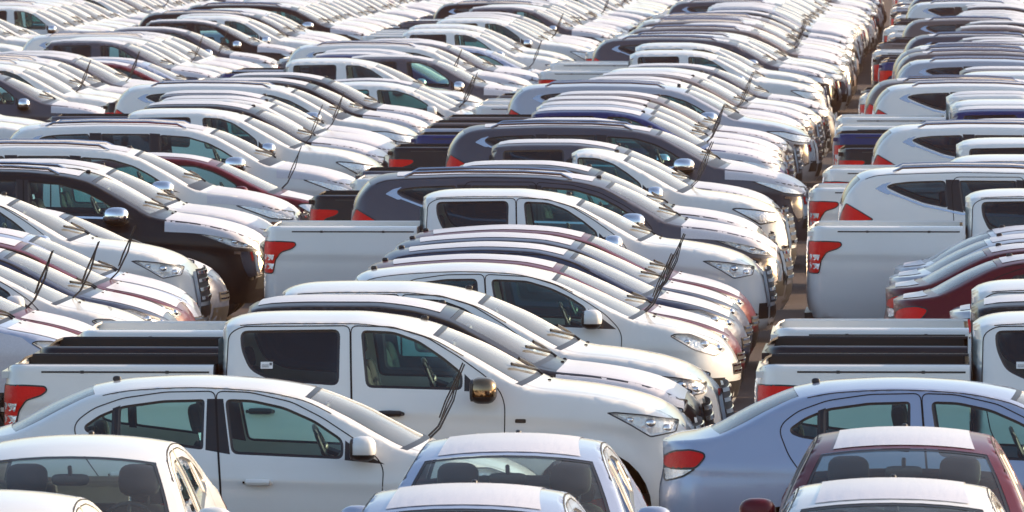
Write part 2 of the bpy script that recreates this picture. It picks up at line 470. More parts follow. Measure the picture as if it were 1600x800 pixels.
# ---- the kinds of car ------------------------------------------------------------------------------------
def spec_sedan():
    return dict(kind='sedan', L=4.245, H=1.505,
        shell=Shell(x0=0.0, x1=4.245, z0=0.20, z0f=0.20, z0r=0.22,
            rail=pchip([(0, 1.055), (0.12, 1.085), (0.30, 1.105), (0.43, 1.125), (0.60, 1.195), (0.80, 1.30), (1.02, 1.395), (1.30, 1.443), (1.70, 1.460), (2.10, 1.442), (2.45, 1.382), (2.75, 1.25), (3.00, 1.115), (3.18, 1.03), (3.32, 0.995), (3.60, 0.945), (3.85, 0.88), (4.05, 0.795), (4.16, 0.71), (4.22, 0.60)]),
            prof=pchip([(0.18, .75), (0.30, .795), (0.5, .822), (0.70, .835), (0.80, .832), (0.86, .818), (0.94, .805), (1.02, .775), (1.12, .735), (1.25, .675), (1.38, .605), (1.48, .55)]),
            crown=pchip([(0, 0.0), (0.1, .012), (0.43, .025), (0.7, .05), (1.02, .045), (1.7, .045), (2.45, .05), (2.8, .06), (3.18, .045), (3.5, .04), (4.0, .03), (4.18, 0.0)]),
            bow=pchip([(0, 0), (0.2, 0), (0.43, -.09), (1.02, -.05), (1.5, 0), (2.1, 0.0), (2.45, .05), (3.18, .13), (3.35, .06), (3.6, 0), (4.2, 0)]),
            rr=pchip([(0, .05), (0.43, .045), (1.0, .04), (2.4, .035), (3.1, .03), (3.4, .05), (4.2, .06)]),
            Rf=0.62, nf=2.2, Rt=0.34, nt=2.5,
            noseoff=pchip([(0.18, .10), (0.35, .02), (0.5, 0), (0.62, .015), (0.75, .06), (0.95, .12)]),
            tailoff=pchip([(0.2, .06), (0.4, .0), (0.7, .0), (0.9, .03), (1.1, .02)]),
            crease=pchip([(.3, .90), (1.2, .875), (2.2, .825), (3.1, .78), (4.2, .74)]),
            arches=[(0.89, .30, .345), (3.42, .30, .345)]),
        wheels=dict(r=.295, w=.185, x=(0.89, 3.42), y=.725),
        rg=(0.46, 0.985), ws=(2.47, 3.15), hood=(3.24, 4.17), trunk=(0.06, .40), pill=0.045,
        windows=[('door1', rounded([(1.925, 1.372), (2.12, 1.366), (2.35, 1.318), (2.57, 1.225), (2.775, 1.092), (2.775, .958), (1.985, .992)], .05), 'clear'),
                 ('door0', rounded([(1.175, 1.312), (1.22, 1.325), (1.49, 1.362), (1.785, 1.37), (1.785, 1.02), (1.22, 1.092), (1.175, 1.10)], .03), 'clear'),
                 ('body', rounded([(1.15, 1.302), (1.04, 1.257), (.935, 1.185), (.945, 1.145), (1.02, 1.118), (1.15, 1.10)], .03), 'clear')],
        divider=[(1.135, 1.305), (1.19, 1.325), (1.19, 1.085), (1.135, 1.09)],
        sail=[(2.785, 1.088), (2.92, .998), (3.07, .925), (2.785, .952)],
        pillars=[[(1.80, 1.372), (1.915, 1.372), (1.975, .99), (1.80, 1.02)]],
        frame=rounded([(1.165, 1.325), (1.04, 1.272), (.915, 1.19), (.925, 1.135), (1.02, 1.10), (1.22, 1.075), (1.80, 1.003), (1.99, .975), (2.80, .942), (2.80, 1.10), (2.58, 1.243), (2.35, 1.336), (2.12, 1.385), (1.49, 1.38), (1.3, 1.355)], .05),
        doors=[rounded([(1.855, 1.425), (1.5, 1.418), (1.2, 1.375), (1.0, 1.305), (.89, 1.225), (.865, 1.16), (.93, 1.0), (1.09, .78), (1.24, .62), (1.30, .45), (1.31, .27), (1.925, .27), (1.905, .8)], .05),
               rounded([(1.862, 1.425), (2.1, 1.418), (2.4, 1.352), (2.62, 1.245), (2.85, 1.10), (3.02, .965), (3.06, .89), (3.045, .6), (2.99, .27), (1.932, .27), (1.912, .8)], .05)],
        handles=[(1.13, .845), (2.08, .795)],
        head=rounded([(3.60, .875), (3.66, .905), (3.80, .90), (4.06, .80), (4.12, .745), (4.03, .70), (3.83, .755)], .03),
        tail=[('red', rounded([(.035, .895), (.04, .97), (.12, 1.02), (.24, 1.035), (.335, 1.015), (.345, .985), (.28, .91)], .03)),
              ('clear', rounded([(.035, .89), (.275, .905), (.19, .85), (.05, .80)], .02))],
        mirror=(2.93, .985, 1.0), front='small', roof_film=(1.06, 2.42, .80), hood_film=(3.30, 4.04, .92), trunk_film=(.12, .38, .78),
        seat_x=1.88, rear_seat_x=1.05, dash_x=2.95, seat_z=.43, seat_y=.36, rails=False, creases=[[(0.4, .93), (1.2, .90), (2.2, .855), (3.2, .83)]])

def spec_hatch():
    return dict(kind='hatch', L=3.71, H=1.505,
        shell=Shell(x0=0.0, x1=3.71, z0=0.20, z0f=0.20, z0r=0.24,
            rail=pchip([(0.0, .80), (0.045, .96), (0.11, 1.10), (0.20, 1.245), (0.29, 1.36), (0.40, 1.405), (0.8, 1.45), (1.2, 1.465), (1.6, 1.45), (1.98, 1.375), (2.3, 1.235), (2.55, 1.11), (2.72, 1.035), (2.85, 1.0), (3.1, .955), (3.35, .885), (3.53, .80), (3.63, .71), (3.685, .60)]),
            prof=pchip([(0.18, .75), (0.30, .79), (0.5, .818), (0.70, .832), (0.82, .828), (0.90, .812), (1.0, .782), (1.12, .735), (1.25, .675), (1.38, .605), (1.48, .55)]),
            crown=pchip([(0, 0.0), (0.1, .03), (0.25, .045), (0.5, .04), (1.2, .048), (1.98, .042), (2.3, .042), (2.72, .036), (3.0, .036), (3.5, .03), (3.66, 0.0)]),
            bow=pchip([(0, 0), (0.1, -.05), (0.3, -.06), (0.7, 0), (1.6, 0.0), (1.98, .035), (2.70, .10), (2.87, .06), (3.1, 0), (3.7, 0)]),
            rr=pchip([(0, .05), (0.4, .04), (1.9, .035), (2.65, .03), (2.9, .05), (3.7, .06)]),
            Rf=0.60, nf=2.2, Rt=0.30, nt=2.5,
            noseoff=pchip([(0.18, .10), (0.35, .02), (0.5, 0), (0.62, .015), (0.75, .06), (0.95, .12)]),
            tailoff=pchip([(0.2, .05), (0.4, .0), (0.7, .0), (0.9, .01), (1.1, .02)]),
            crease=pchip([(.1, .93), (0.8, .90), (1.7, .845), (2.6, .79), (3.7, .74)]),
            arches=[(0.56, .30, .345), (2.99, .30, .345)]),
        wheels=dict(r=.295, w=.185, x=(0.56, 2.99), y=.725),
        rg=(0.11, 0.29), ws=(2.0, 2.68), hood=(2.77, 3.64), trunk=None, pill=0.05,
        windows=[('door1', rounded([(1.455, 1.388), (1.78, 1.375), (2.0, 1.312), (2.17, 1.235), (2.33, 1.135), (2.33, .955), (1.53, .985)], .05), 'clear'),
                 ('door0', rounded([(1.335, 1.392), (1.05, 1.388), (.80, 1.355), (.62, 1.275), (.545, 1.17), (.58, 1.105), (.9, 1.04), (1.365, .995)], .05), 'clear')],
        sail=[(2.342, 1.128), (2.47, 1.04), (2.60, .945), (2.342, .952)],
        pillars=[[(1.352, 1.39), (1.44, 1.39), (1.515, .985), (1.38, .993)]],
        frame=None,
        doors=[rounded([(1.395, 1.43), (1.05, 1.425), (.76, 1.385), (.56, 1.295), (.475, 1.17), (.52, 1.03), (.70, .82), (.88, .66), (.95, .45), (.97, .27), (1.47, .27), (1.445, .8)], .05),
               rounded([(1.402, 1.43), (1.8, 1.41), (2.05, 1.335), (2.3, 1.205), (2.50, 1.075), (2.615, .96), (2.65, .88), (2.635, .6), (2.57, .27), (1.477, .27), (1.452, .8)], .05)],
        handles=[(.72, .90), (1.63, .86)],
        head=rounded([(3.075, .885), (3.13, .91), (3.26, .905), (3.52, .80), (3.585, .745), (3.49, .69), (3.30, .755)], .03),
        tail=[('red', rounded([(.05, .84), (.075, 1.0), (.12, 1.09), (.19, 1.09), (.23, .99), (.20, .87)], .03))],
        mirror=(2.39, .985, 1.0), front='small', roof_film=(.48, 1.93, .80), hood_film=(2.84, 3.52, .92), trunk_film=None,
        seat_x=1.48, rear_seat_x=.72, dash_x=2.50, seat_z=.43, seat_y=.36, rails=False, creases=[])

def spec_suv():
    return dict(kind='suv', L=4.785, H=1.80,
        shell=Shell(x0=0.0, x1=4.785, z0=0.34, z0f=0.34, z0r=0.38,
            rail=pchip([(0.0, 1.08), (.03, 1.24), (.085, 1.44), (.17, 1.585), (.30, 1.70), (.46, 1.748), (.8, 1.765), (1.4, 1.78), (2.0, 1.77), (2.45, 1.73), (2.72, 1.672), (3.0, 1.535), (3.25, 1.395), (3.42, 1.30), (3.56, 1.265), (3.9, 1.225), (4.25, 1.155), (4.5, 1.065), (4.65, .95), (4.73, .80)]),
            prof=pchip([(0.3, .80), (0.45, .855), (0.7, .895), (0.95, .905), (1.08, .898), (1.16, .882), (1.28, .852), (1.40, .812), (1.55, .752), (1.70, .682), (1.80, .63)]),
            crown=pchip([(0, 0.0), (0.1, .03), (0.3, .04), (1.4, .048), (2.7, .05), (3.0, .06), (3.42, .045), (3.7, .04), (4.4, .035), (4.7, 0.0)]),
            bow=pchip([(0, 0), (0.1, -.05), (0.3, -.06), (0.8, 0), (2.3, 0.0), (2.72, .05), (3.40, .13), (3.6, .06), (3.8, 0), (4.78, 0)]),
            rr=pchip([(0, .05), (0.4, .045), (2.7, .04), (3.35, .03), (3.6, .05), (4.7, .06)]),
            Rf=0.50, nf=2.4, Rt=0.26, nt=2.6, flare=.022, flares=[(0.97, .38, .46), (3.83, .38, .46)],
            noseoff=pchip([(0.3, .12), (0.5, .02), (0.65, 0), (0.8, .01), (1.0, .06), (1.15, .10)]),
            tailoff=pchip([(0.35, .06), (0.55, .0), (0.9, .0), (1.2, .01)]),
            crease=pchip([(.1, 1.10), (1.2, 1.06), (2.5, 1.03), (3.6, 1.0), (4.78, .9)]),
            arches=[(0.97, .38, .45), (3.83, .38, .45)]),
        wheels=dict(r=.375, w=.25, x=(0.97, 3.83), y=.765),
        rg=(0.075, 0.29), ws=(2.75, 3.38), hood=(3.47, 4.70), trunk=None, pill=0.05,
        windows=[('door1', rounded([(2.085, 1.672), (2.45, 1.648), (2.72, 1.57), (2.92, 1.47), (3.07, 1.375), (3.07, 1.295), (2.11, 1.318)], .05), 'clear'),
                 ('door0', rounded([(1.33, 1.684), (1.97, 1.682), (1.99, 1.322), (1.38, 1.345)], .04), 'dark'),
                 ('body', rounded([(.53, 1.615), (.62, 1.652), (.8, 1.672), (1.19, 1.684), (1.22, 1.385), (.95, 1.44), (.7, 1.535)], .05), 'dark')],
        sail=[(3.082, 1.37), (3.19, 1.29), (3.28, 1.255), (3.082, 1.288)],
        pillars=[[(1.19, 1.692), (1.34, 1.692), (1.385, 1.34), (1.21, 1.375)], [(1.96, 1.69), (2.095, 1.682), (2.12, 1.31), (1.98, 1.315)]],
        frame=None,
        doors=[rounded([(2.035, 1.72), (1.30, 1.722), (1.255, 1.65), (1.29, 1.1), (1.42, .80), (1.47, .62), (1.48, .42), (2.085, .42), (2.065, 1.1)], .05),
               rounded([(2.042, 1.72), (2.42, 1.69), (2.72, 1.612), (3.0, 1.47), (3.22, 1.315), (3.30, 1.22), (3.29, .8), (3.25, .42), (2.092, .42), (2.072, 1.1)], .05)],
        handles=[(1.42, 1.06), (2.24, 1.04)],
        head=rounded([(3.94, 1.108), (4.2, 1.105), (4.62, 1.02), (4.60, .93), (4.36, .955), (4.15, 1.03)], .025),
        tail=[('red', rounded([(.03, 1.235), (.06, 1.34), (.105, 1.435), (.25, 1.355), (.405, 1.262), (.25, 1.235)], .02)),
              ('red', [(.025, 1.225), (.10, 1.225), (.085, .85), (.03, .85)])],
        mirror=(3.09, 1.235, 1.15), front='large', roof_film=(.55, 2.62, .78), hood_film=(3.60, 4.62, .88), trunk_film=None,
        seat_x=2.20, rear_seat_x=1.25, dash_x=3.15, seat_z=.80, seat_y=.40, rails=True, creases=[[(0.35, 1.06), (1.2, 1.03), (2.2, 1.01), (3.4, .99)]],
        garnish=rounded([(.42, 1.592), (.50, 1.642), (.60, 1.668), (.545, 1.625), (.55, 1.59), (.62, 1.545), (.56, 1.53)], .015),
        belt_chrome=[(.60, 1.545), (.95, 1.415), (1.20, 1.362), (1.36, 1.325), (2.1, 1.298), (3.1, 1.272)], chrome_mirror=True)

def spec_pickup(single=False):
    c0 = 2.60 if single else 1.63
    win = [('door1', rounded([(2.685, 1.694), (2.93, 1.684), (3.12, 1.618), (3.30, 1.502), (3.45, 1.385), (3.45, 1.258), (2.735, 1.275)], .05), 'clear')]
    doors = [rounded([(2.612, 1.725), (2.92, 1.717), (3.18, 1.64), (3.42, 1.50), (3.62, 1.36), (3.73, 1.25), (3.765, 1.15), (3.76, .8), (3.70, .42), (2.65, .42), (2.64, 1.0)], .05)]
    handles = [(2.82, 1.085)]
    pill = [[(2.57, 1.70), (2.67, 1.70), (2.72, 1.275), (2.58, 1.28)]]
    if not single:
        win.append(('door0', rounded([(1.79, 1.688), (2.535, 1.70), (2.535, 1.288), (2.03, 1.325), (1.87, 1.40), (1.80, 1.55)], .06), 'dark'))
        doors.insert(0, rounded([(2.605, 1.725), (1.80, 1.718), (1.705, 1.66), (1.695, 1.30), (1.76, .95), (1.90, .70), (1.92, .42), (2.643, .42), (2.633, 1.0)], .05))
        handles.insert(0, (1.85, 1.10)); handles = [(1.86, 1.10), (2.82, 1.085)]
    rail = [(1.63, 1.685), (1.70, 1.722), (1.85, 1.742), (2.2, 1.752), (2.6, 1.752), (2.9, 1.724), (3.18, 1.655), (3.45, 1.52), (3.68, 1.392), (3.86, 1.298), (4.0, 1.262), (4.3, 1.232), (4.6, 1.185), (4.85, 1.115), (5.03, 1.02), (5.14, .90), (5.19, .78)]
    if single: rail = [(2.60, 1.69), (2.66, 1.722), (2.75, 1.735), (2.9, 1.724)] + rail[6:]
    return dict(kind='pickup_single' if single else 'pickup', L=5.25, H=1.785,
        shell=Shell(x0=c0, x1=5.25, z0=0.38, z0f=0.36, z0r=0.45, rail=pchip(rail),
            prof=pchip([(0.3, .80), (0.45, .86), (0.7, .893), (0.95, .90), (1.06, .893), (1.14, .878), (1.24, .853), (1.34, .825), (1.5, .762), (1.65, .69), (1.78, .625)]),
            crown=pchip([(c0, .03), (c0+.3, .05), (2.8, .05), (3.2, .05), (3.5, .065), (3.86, .045), (4.2, .04), (4.9, .035), (5.16, 0.0)]),
            bow=pchip([(c0, 0), (2.85, 0.0), (3.2, .05), (3.84, .13), (4.02, .06), (4.2, 0), (5.25, 0)]),
            rr=pchip([(c0, .05), (3.1, .04), (3.8, .03), (4.05, .05), (5.2, .06)]),
            Rf=0.46, nf=2.4, Rt=0.09, nt=2.2, flare=.025, flares=[(4.40, .38, .46)],
            noseoff=pchip([(0.3, .10), (0.5, .0), (0.68, 0), (0.8, .02), (1.0, .055), (1.15, .09)]),
            crease=pchip([(1.6, 1.15), (2.8, 1.11), (3.8, 1.08), (5.2, .95)]),
            arches=[(4.40, .38, .45)]),
        bed=Shell(x0=0.0, x1=c0-.025, z0=0.45, z0f=0.45, z0r=0.50, rail=pchip([(-.1, 1.22), (0.0, 1.31), (.03, 1.375), (.08, 1.425), (.15, 1.44), (3.0, 1.44)]),
            prof=pchip([(0.3, .80), (0.5, .865), (0.75, .895), (1.0, .90), (1.12, .893), (1.22, .885), (1.44, .865)]),
            crown=lambda x: 0.0, bow=lambda x: 0.0, rr=lambda x: .045, Rf=0.0, Rt=0.16, nt=2.4, flare=.025, flares=[(1.40, .38, .46)],
            tailoff=pchip([(0.45, .05), (0.7, .0), (1.2, .0), (1.44, .03)]),
            crease=pchip([(0, 1.17), (1.6, 1.15)]),
            arches=[(1.40, .38, .45)]),
        wheels=dict(r=.375, w=.25, x=(1.40, 4.40), y=.765),
        rg=None, ws=(3.20, 3.83), hood=(3.91, 5.13), trunk=None, pill=0.05,
        windows=win, sail=[(3.462, 1.378), (3.53, 1.315), (3.63, 1.245), (3.462, 1.252)], pillars=pill, frame=None, doors=doors, handles=handles,
        head=rounded([(4.51, 1.098), (4.58, 1.104), (4.80, 1.085), (5.05, 1.04), (5.03, .95), (4.84, .915), (4.70, 1.00)], .02),
        tail=[('red', rounded([(.03, .96), (.03, 1.285), (.20, 1.29), (.36, 1.282), (.375, 1.25), (.33, 1.215), (.22, 1.18), (.165, 1.10), (.14, .965)], .025))],
        mirror=(3.62, 1.205, 1.1), front='large', roof_film=(c0+.10, 3.12, .78), hood_film=(4.04, 5.02, .88), trunk_film=None,
        seat_x=2.78, rear_seat_x=None if single else 1.86, dash_x=3.55, seat_z=.78, seat_y=.40, rails=False,
        creases=[[(c0+.1, 1.115), (3.0, 1.09), (3.9, 1.07)]], chrome_mirror=True)

# ------------------------------------------------------------------ building one kind of car at one level of detail
def make_kind(spec, lod):
    """list of parts: (name, mesh, parent index or None, tags)"""
    S = spec['shell']; L = spec['L']; step = {0: .055, 1: .09, 2: .13}[lod]
    parts = []
    dx = -L/2
    def shift(mb): mb.v = [(v[0]+dx, v[1], v[2]) for v in mb.v]
    def add(name, mb, mats, parent=None, tags=(), angle=38):
        shift(mb)
        parts.append((name, mb.mesh(name, mats, angle), parent, tags)); return len(parts)-1
    holes = [w[1] for w in spec['windows']] + ([spec['head']] if lod == 0 else [])
    regions = [('sail', spec['sail'])] + ([('sail', spec['divider'])] if spec.get('divider') else []) + [('pillar', p) for p in spec['pillars']]
    if lod == 0: regions += [('door%d' % i, d) for i, d in enumerate(spec['doors'])]
    else: regions += [('head', spec['head'])]
    bed = spec.get('bed')
    if not bed: regions += [('tail_' + t[0], t[1]) for t in spec['tail']]
    regions.sort(key=lambda r: 0 if r[0][:4] in ('sail', 'pill', 'tail', 'head') else 1)
    vo, cells = S.build_side(step, holes, regions)
    # --- painted body: slots 0 paint, 1 pillar, 2 black, 3 gap, 4 chrome, 5 cabin
    mb = MB()
    tops = [x for x, _ in S.top]
    def seg(a, b): return [a] + [x for x in tops if a+1e-4 < x < b-1e-4] + [b]
    ws, hd, rg = spec['ws'], spec['hood'], spec['rg']
    # keep the rail vertices exact: snap section limits to rail samples
    snap = lambda x: min(tops, key=lambda t: abs(t-x))
    ws = (snap(ws[0]), snap(ws[1])); hd = (snap(hd[0]), snap(hd[1]))
    if rg: rg = (snap(rg[0]), snap(rg[1]))
    ep = 1-spec['pill']*1.7
    for side in (1, -1):
        for name, mat in (('body', 0), ('pillar', 1), ('sail', 2)):
            if name in cells: S.add_cells(mb, vo, cells[name], side, mat)
        if lod == 0:
            for d in spec['doors']: S.ribbon(mb, d, side, .008, .0016, 3, True)
            # ditch line along the roof edge, and the side lamp of the pickups
            rl = [x for x, _ in S.top if (rg[1] if rg else S.x0+.12) < x < ws[0]+.25]
            S.ribbon(mb, [(x, S.R(x)-.012) for x in rl], side, .006, .002, 3)
            if bed: S.patch(mb, rounded([(3.84, 1.02), (3.92, 1.02), (3.92, 1.05), (3.84, 1.05)], .01), side, .004, 2, .05)
        for cr in spec['creases']:
            pass
        edge = [ep, (1+ep)/2, 1] if side > 0 else [-1, -(1+ep)/2, -ep]
        S.top_grid(mb, seg(*ws), edge, 0)
        if rg: S.top_grid(mb, seg(*rg), edge, 0)
    ks = KS if lod < 2 else KS[::2]
    if rg:
        S.top_grid(mb, seg(S.xr, rg[0]), ks, 0); S.top_grid(mb, seg(rg[1], ws[0]), ks, 0)
    else:
        S.top_grid(mb, seg(S.xr, ws[0]), ks, 0)
    S.top_grid(mb, seg(ws[1], hd[0]), ks, 2)
    if lod > 0: S.top_grid(mb, seg(hd[0], S.xf), ks, 0)
    S.cap(mb, True, 0); S.cap(mb, False, 0)
    # floor and cabin floor
    mb.quad_grid([[(S.x0+.1, -.7, S.z0+.02), (S.x0+.1, .7, S.z0+.02)], [(S.x1-.3, -.7, S.z0+.02), (S.x1-.3, .7, S.z0+.02)]], 2)
    zc = spec['sail'][-1][1]-.26
    mb.quad_grid([[(S.x0+.15, -.70, zc-.02), (S.x0+.15, .70, zc-.02)], [(ws[1], -.70, zc-.02), (ws[1], .70, zc-.02)]], 5)
    # front details: lower opening and badge-less grille surround sit on the nose
    def front_patch(y0, y1, z0, z1, off, mat, ny=9, nz=3):
        rows = []
        for z in lin(z0, z1, nz):
            rows.append([(S.front_x(y, z)+off, y, z) for y in lin(y0, y1, ny)])
        mb.quad_grid(rows, mat)
    if spec['front'] == 'small':
        front_patch(-.52, .52, .30, .46, .004, 2)
        for sy in (1, -1): front_patch(sy*.56, sy*.72, .34, .50, .004, 2, 4)
    else:
        front_patch(-.50, .50, .42, .62, .004, 2)
        for sy in (1, -1):
            front_patch(sy*.55, sy*.74, .50, .66, .004, 2, 4)
            front_patch(sy*.52, sy*.60, .62, .98, .010, 4, 3, 6)
    if spec.get('garnish'):
        for side in (1, -1):
            S.patch(mb, spec['garnish'], side, .003, 4, .05)
            S.ribbon(mb, spec['belt_chrome'], side, .022, .004, 4)
    if spec['kind'] == 'suv':
        for side in (1, -1):
            S.patch(mb, rounded([(4.42, .90), (4.62, .885), (4.67, .80), (4.64, .67), (4.52, .62), (4.46, .74)], .03), side, .004, 4, .05)  # wide chrome added at the nose corner, standing in for sunlit gold paint
            S.ribbon(mb, [(4.36, .90), (4.62, .89), (4.68, .80), (4.65, .66), (4.52, .60)], side, .03, .006, 4)
    body = add('body', mb, [None, None, M_BLACK, M_GAP, M_CHROME, M_CABIN], None, ('paint', 'pillar'))
    # --- doors with their windows and handles
    door_idx = {}
    if lod == 0:
        for i, d in enumerate(spec['doors']):
            for side in (-1, 1):
                m = MB(); S.add_cells(m, vo, cells.get('door%d' % i, []), side, 0)
                for cr in spec['creases']: pass
                di = add('door', m, [None], None, ('paint',)); door_idx[(i, side)] = di
                h = MB(); hx, hz = spec['handles'][i]
                y = S.Y(hx+.1, hz)
                h.tube([(hx, side*(y-.005), hz), (hx+.02, side*(y+.035), hz+.004), (hx+.10, side*(y+.042), hz+.005), (hx+.17, side*(y+.035), hz+.003), (hx+.19, side*(y-.005), hz)], [.016, .022, .024, .022, .016], 0, 8)
                S.patch(h, rounded([(hx+.03, hz-.035), (hx+.10, hz-.05), (hx+.18, hz-.035), (hx+.18, hz+.025), (hx+.10, hz+.04), (hx+.03, hz+.025)], .03), side, .0012, 1, .05)
                add('handle', h, [M_BLACK if spec['kind'].startswith('pickup') else None, M_GAP if False else None], di,
                    ('handle_black',) if spec['kind'].startswith('pickup') else ('handle',))
    for (host, poly, tint) in spec['windows']:
        for side in (-1, 1):
            m = MB()
            a = poly
            S.ring(m, a, side, .020, .0, -.014, 1, .05 if lod < 2 else .1)
            S.patch(m, inset(resample(a, .05 if lod < 2 else .1, True), .0195), side, -.014, 0, .10)
            par = door_idx.get((int(host[-1]), side)) if host.startswith('door') and lod == 0 else None
            add('side_window', m, [M_GLASS if tint == 'clear' else M_DARKGLASS, M_BLACK], par, ())
    # --- windshield, rear window
    m = MB(); gk = [ep*k for k in (-1, -.85, -.6, -.3, 0, .3, .6, .85, 1)]
    S.top_grid(m, seg(*ws), gk, 0, -.006)
    # black ceramic border
    if lod < 2:
        S.top_grid(m, [ws[0], ws[0]+.035], gk, 1, -.003)
        for sg in (1, -1): S.top_grid(m, seg(*ws), sorted([sg*ep, sg*ep*.965]), 1, -.003)
    add('windshield', m, [M_SCREEN, M_BLACK])
    if rg:
        m = MB(); S.top_grid(m, seg(*rg), gk, 0, -.006)
        if lod < 2:
            for sg in (1, -1): S.top_grid(m, seg(*rg), sorted([sg*ep, sg*ep*.955]), 1, -.003)
        add('rear_window', m, [M_DARKGLASS if spec['kind'] == 'suv' else M_SCREEN, M_BLACK])
    else:
        m = MB(); x = S.x0-.006
        m.quad_grid([[(x, y, z) for y in lin(-.60, .60, 3)] for z in (1.33, 1.62)], 0)
        add('rear_window', m, [M_DARKGLASS])
    # --- hood
    if lod == 0:
        m = MB(); S.top_grid(m, seg(hd[0], S.xf), KS, 0)
        for sg in (1, -1):
            S.top_line(m, [(u, sg*.90) for u in lin(hd[0], hd[1]-.05, 14)], .008, .002, 1)
            for u0 in (hd[0]+.12, ):
                c = S.T(u0, sg*.28); m.blob((c[0], c[1], c[2]+.004), (.03, .022, .016), .8, 1, 8, 5)
        add('hood', m, [None, M_GAP], None, ('paint',))
    # --- lamps
    if lod == 0:
        for side in (-1, 1):
            m = MB(); hp = spec['head']
            S.ring(m, hp, side, .010, .001, -.004, 1, .04)
            S.ring(m, inset(resample(hp, .04, True), .010), side, .012, -.004, -.05, 0, .04)
            S.patch(m, inset(resample(hp, .04, True), .022), side, -.05, 0, .04)
            hi = add('headlight', m, [M_CLEAR, M_BLACK])
            cx = sum(p[0] for p in hp)/len(hp); cz = sum(p[1] for p in hp)/len(hp)
            for ox, oz, r in ((.05, -.01, .050), (.17, -.05, .046), (-.10, .015, .034)):
                if bool(inside_many([(cx+ox, cz+oz)], hp)[0]):
                    m = MB()
                    y = S.Y(cx+ox, cz+oz)-.045
                    m.blob((cx+ox, side*y, cz+oz), (r*1.7, r*1.1, r*1.5), 1.0, 0, 12, 8)
                    add('reflector', m, [M_CHROME], hi)
            m = MB(); S.patch(m, inset(resample(hp, .04, True), .006), side, .002, 0, .05)
            add('lens', m, [M_LENS], hi)
    else:
        for side in (-1, 1):
            m = MB(); S.add_cells(m, vo, cells.get('head', []), side, 0)
            S.ribbon(m, spec['head'], side, .014, .003, 1, True)
            add('headlight', m, [M_CLEAR, M_BLACK])
    B = bed if bed else S
    if bed:
        bvo, bcells = bed.build_side(step, [], [('tail_' + t[0], t[1]) for t in spec['tail']])
    else: bvo, bcells = vo, cells
    sides = ((-1,), (1,))
    for sd in sides:
        m = MB()
        for side in sd:
            for t in ('tail_red', 'tail_clear'):
                if t in bcells:
                    B.add_cells(m, bvo, bcells[t], side, 0 if t == 'tail_red' else 1, .004)
            for t in spec['tail']: B.ribbon(m, t[1], side, .012, .006, 2, True)
            if bed and lod < 2:
                for z in (1.035, 1.125): B.patch(m, [(.045, z-.03), (.135, z-.028), (.15, z+.028), (.045, z+.03)], side, .007, 1, .05)
        add('taillight', m, [M_RED, M_CLEAR, M_BLACK])
    # --- load bed
    if bed:
        m = MB(); x1 = bed.x1; yi = .735
        for side in (1, -1):
            bed.add_cells(m, bvo, bcells['body'], side, 0)
            xs = [p[0] for p in bed.top]
            m.quad_grid([[(x, side*bed.Y(x, bed.R(x)), bed.R(x)) for x in xs], [(x, side*min(bed.Y(x, bed.R(x)), yi+.01), bed.R(x)+.002) for x in xs]], 1)
            m.quad_grid([[(x, side*min(bed.Y(x, bed.R(x)), yi+.01), bed.R(x)+.002) for x in xs], [(x, side*min(bed.Y(x, bed.R(x)), yi), bed.R(x)-.015) for x in xs]], 1)
            m.quad_grid([[(x, side*yi, min(1.426, bed.R(x)-.012)) for x in (.09, .15, x1-.03)], [(x, side*yi, .80) for x in (.09, .15, x1-.03)]], 1)
            bed.ribbon(m, [(.33, 1.388), (x1-.03, 1.388)], side, .014, .002, 2)
            for gx in (.62, 1.25): bed.ribbon(m, [(gx, 1.388), (gx+.025, 1.388)], side, .022, .003, 2)
            m.quad_grid([[(x1, side*bed.Y(x1, z), z) for z in lin(.5, 1.43, 5)], [(x1, 0, z) for z in lin(.5, 1.43, 5)]], 1)
        m.quad_grid([[(.08, -yi, .80), (.08, yi, .80)], [(x1-.03, -yi, .80), (x1-.03, yi, .80)]], 1)
        m.quad_grid([[(x1-.03, -yi, .80), (x1-.03, yi, .80)], [(x1-.03, -yi, 1.41), (x1-.03, yi, 1.41)]], 1)
        m.quad_grid([[(.07, -yi, .80), (.07, yi, .80)], [(.07, -yi, 1.37), (.07, yi, 1.37)]], 1)
        bed.cap(m, False, 0)
        m.box((.058, 0, 1.36), (.07, 2*yi, .05), 0)
        m.quad_grid([[(.1, -.7, .47), (.1, .7, .47)], [(x1, -.7, .47), (x1, .7, .47)]], 2)
        m.box((.06, 0, .50), (.14, 1.3, .10), 2)
        for yy in (-.66, .66): m.box((.42, yy, .42), (.03, .20, .26), 2)
        add('load_bed', m, [None, M_LINER, M_BLACK, M_CHROME], None, ('paint', 'bed'))
    # --- mirrors
    mx, mz, ms = spec['mirror']
    chrome = spec.get('chrome_mirror')
    lx = .25 if spec['kind'] == 'suv' else .19
    for side in (-1, 1):
        m = MB(); y = S.Y(mx, mz)
        zc_ = mz+.055*ms
        m.blob((mx-.01, side*(y+.135*ms), zc_), (lx*ms, .235*ms, .18*ms), .74, 0, 16, 10, None, lambda z: 0 if z > zc_-.045*ms else 1)
        m.blob((mx-.082*ms, side*(y+.135*ms), zc_), (.04, .20*ms, .15*ms), .6, 1, 12, 6)
        m.tube([(mx+.02, side*(y-.01), mz-.02), (mx+.01, side*(y+.06), mz)], .024, 1, 6)
        add('mirror', m, [M_CHROME if chrome else None, M_BLACK], None, ('mirror_chrome',) if chrome else ('paint',))
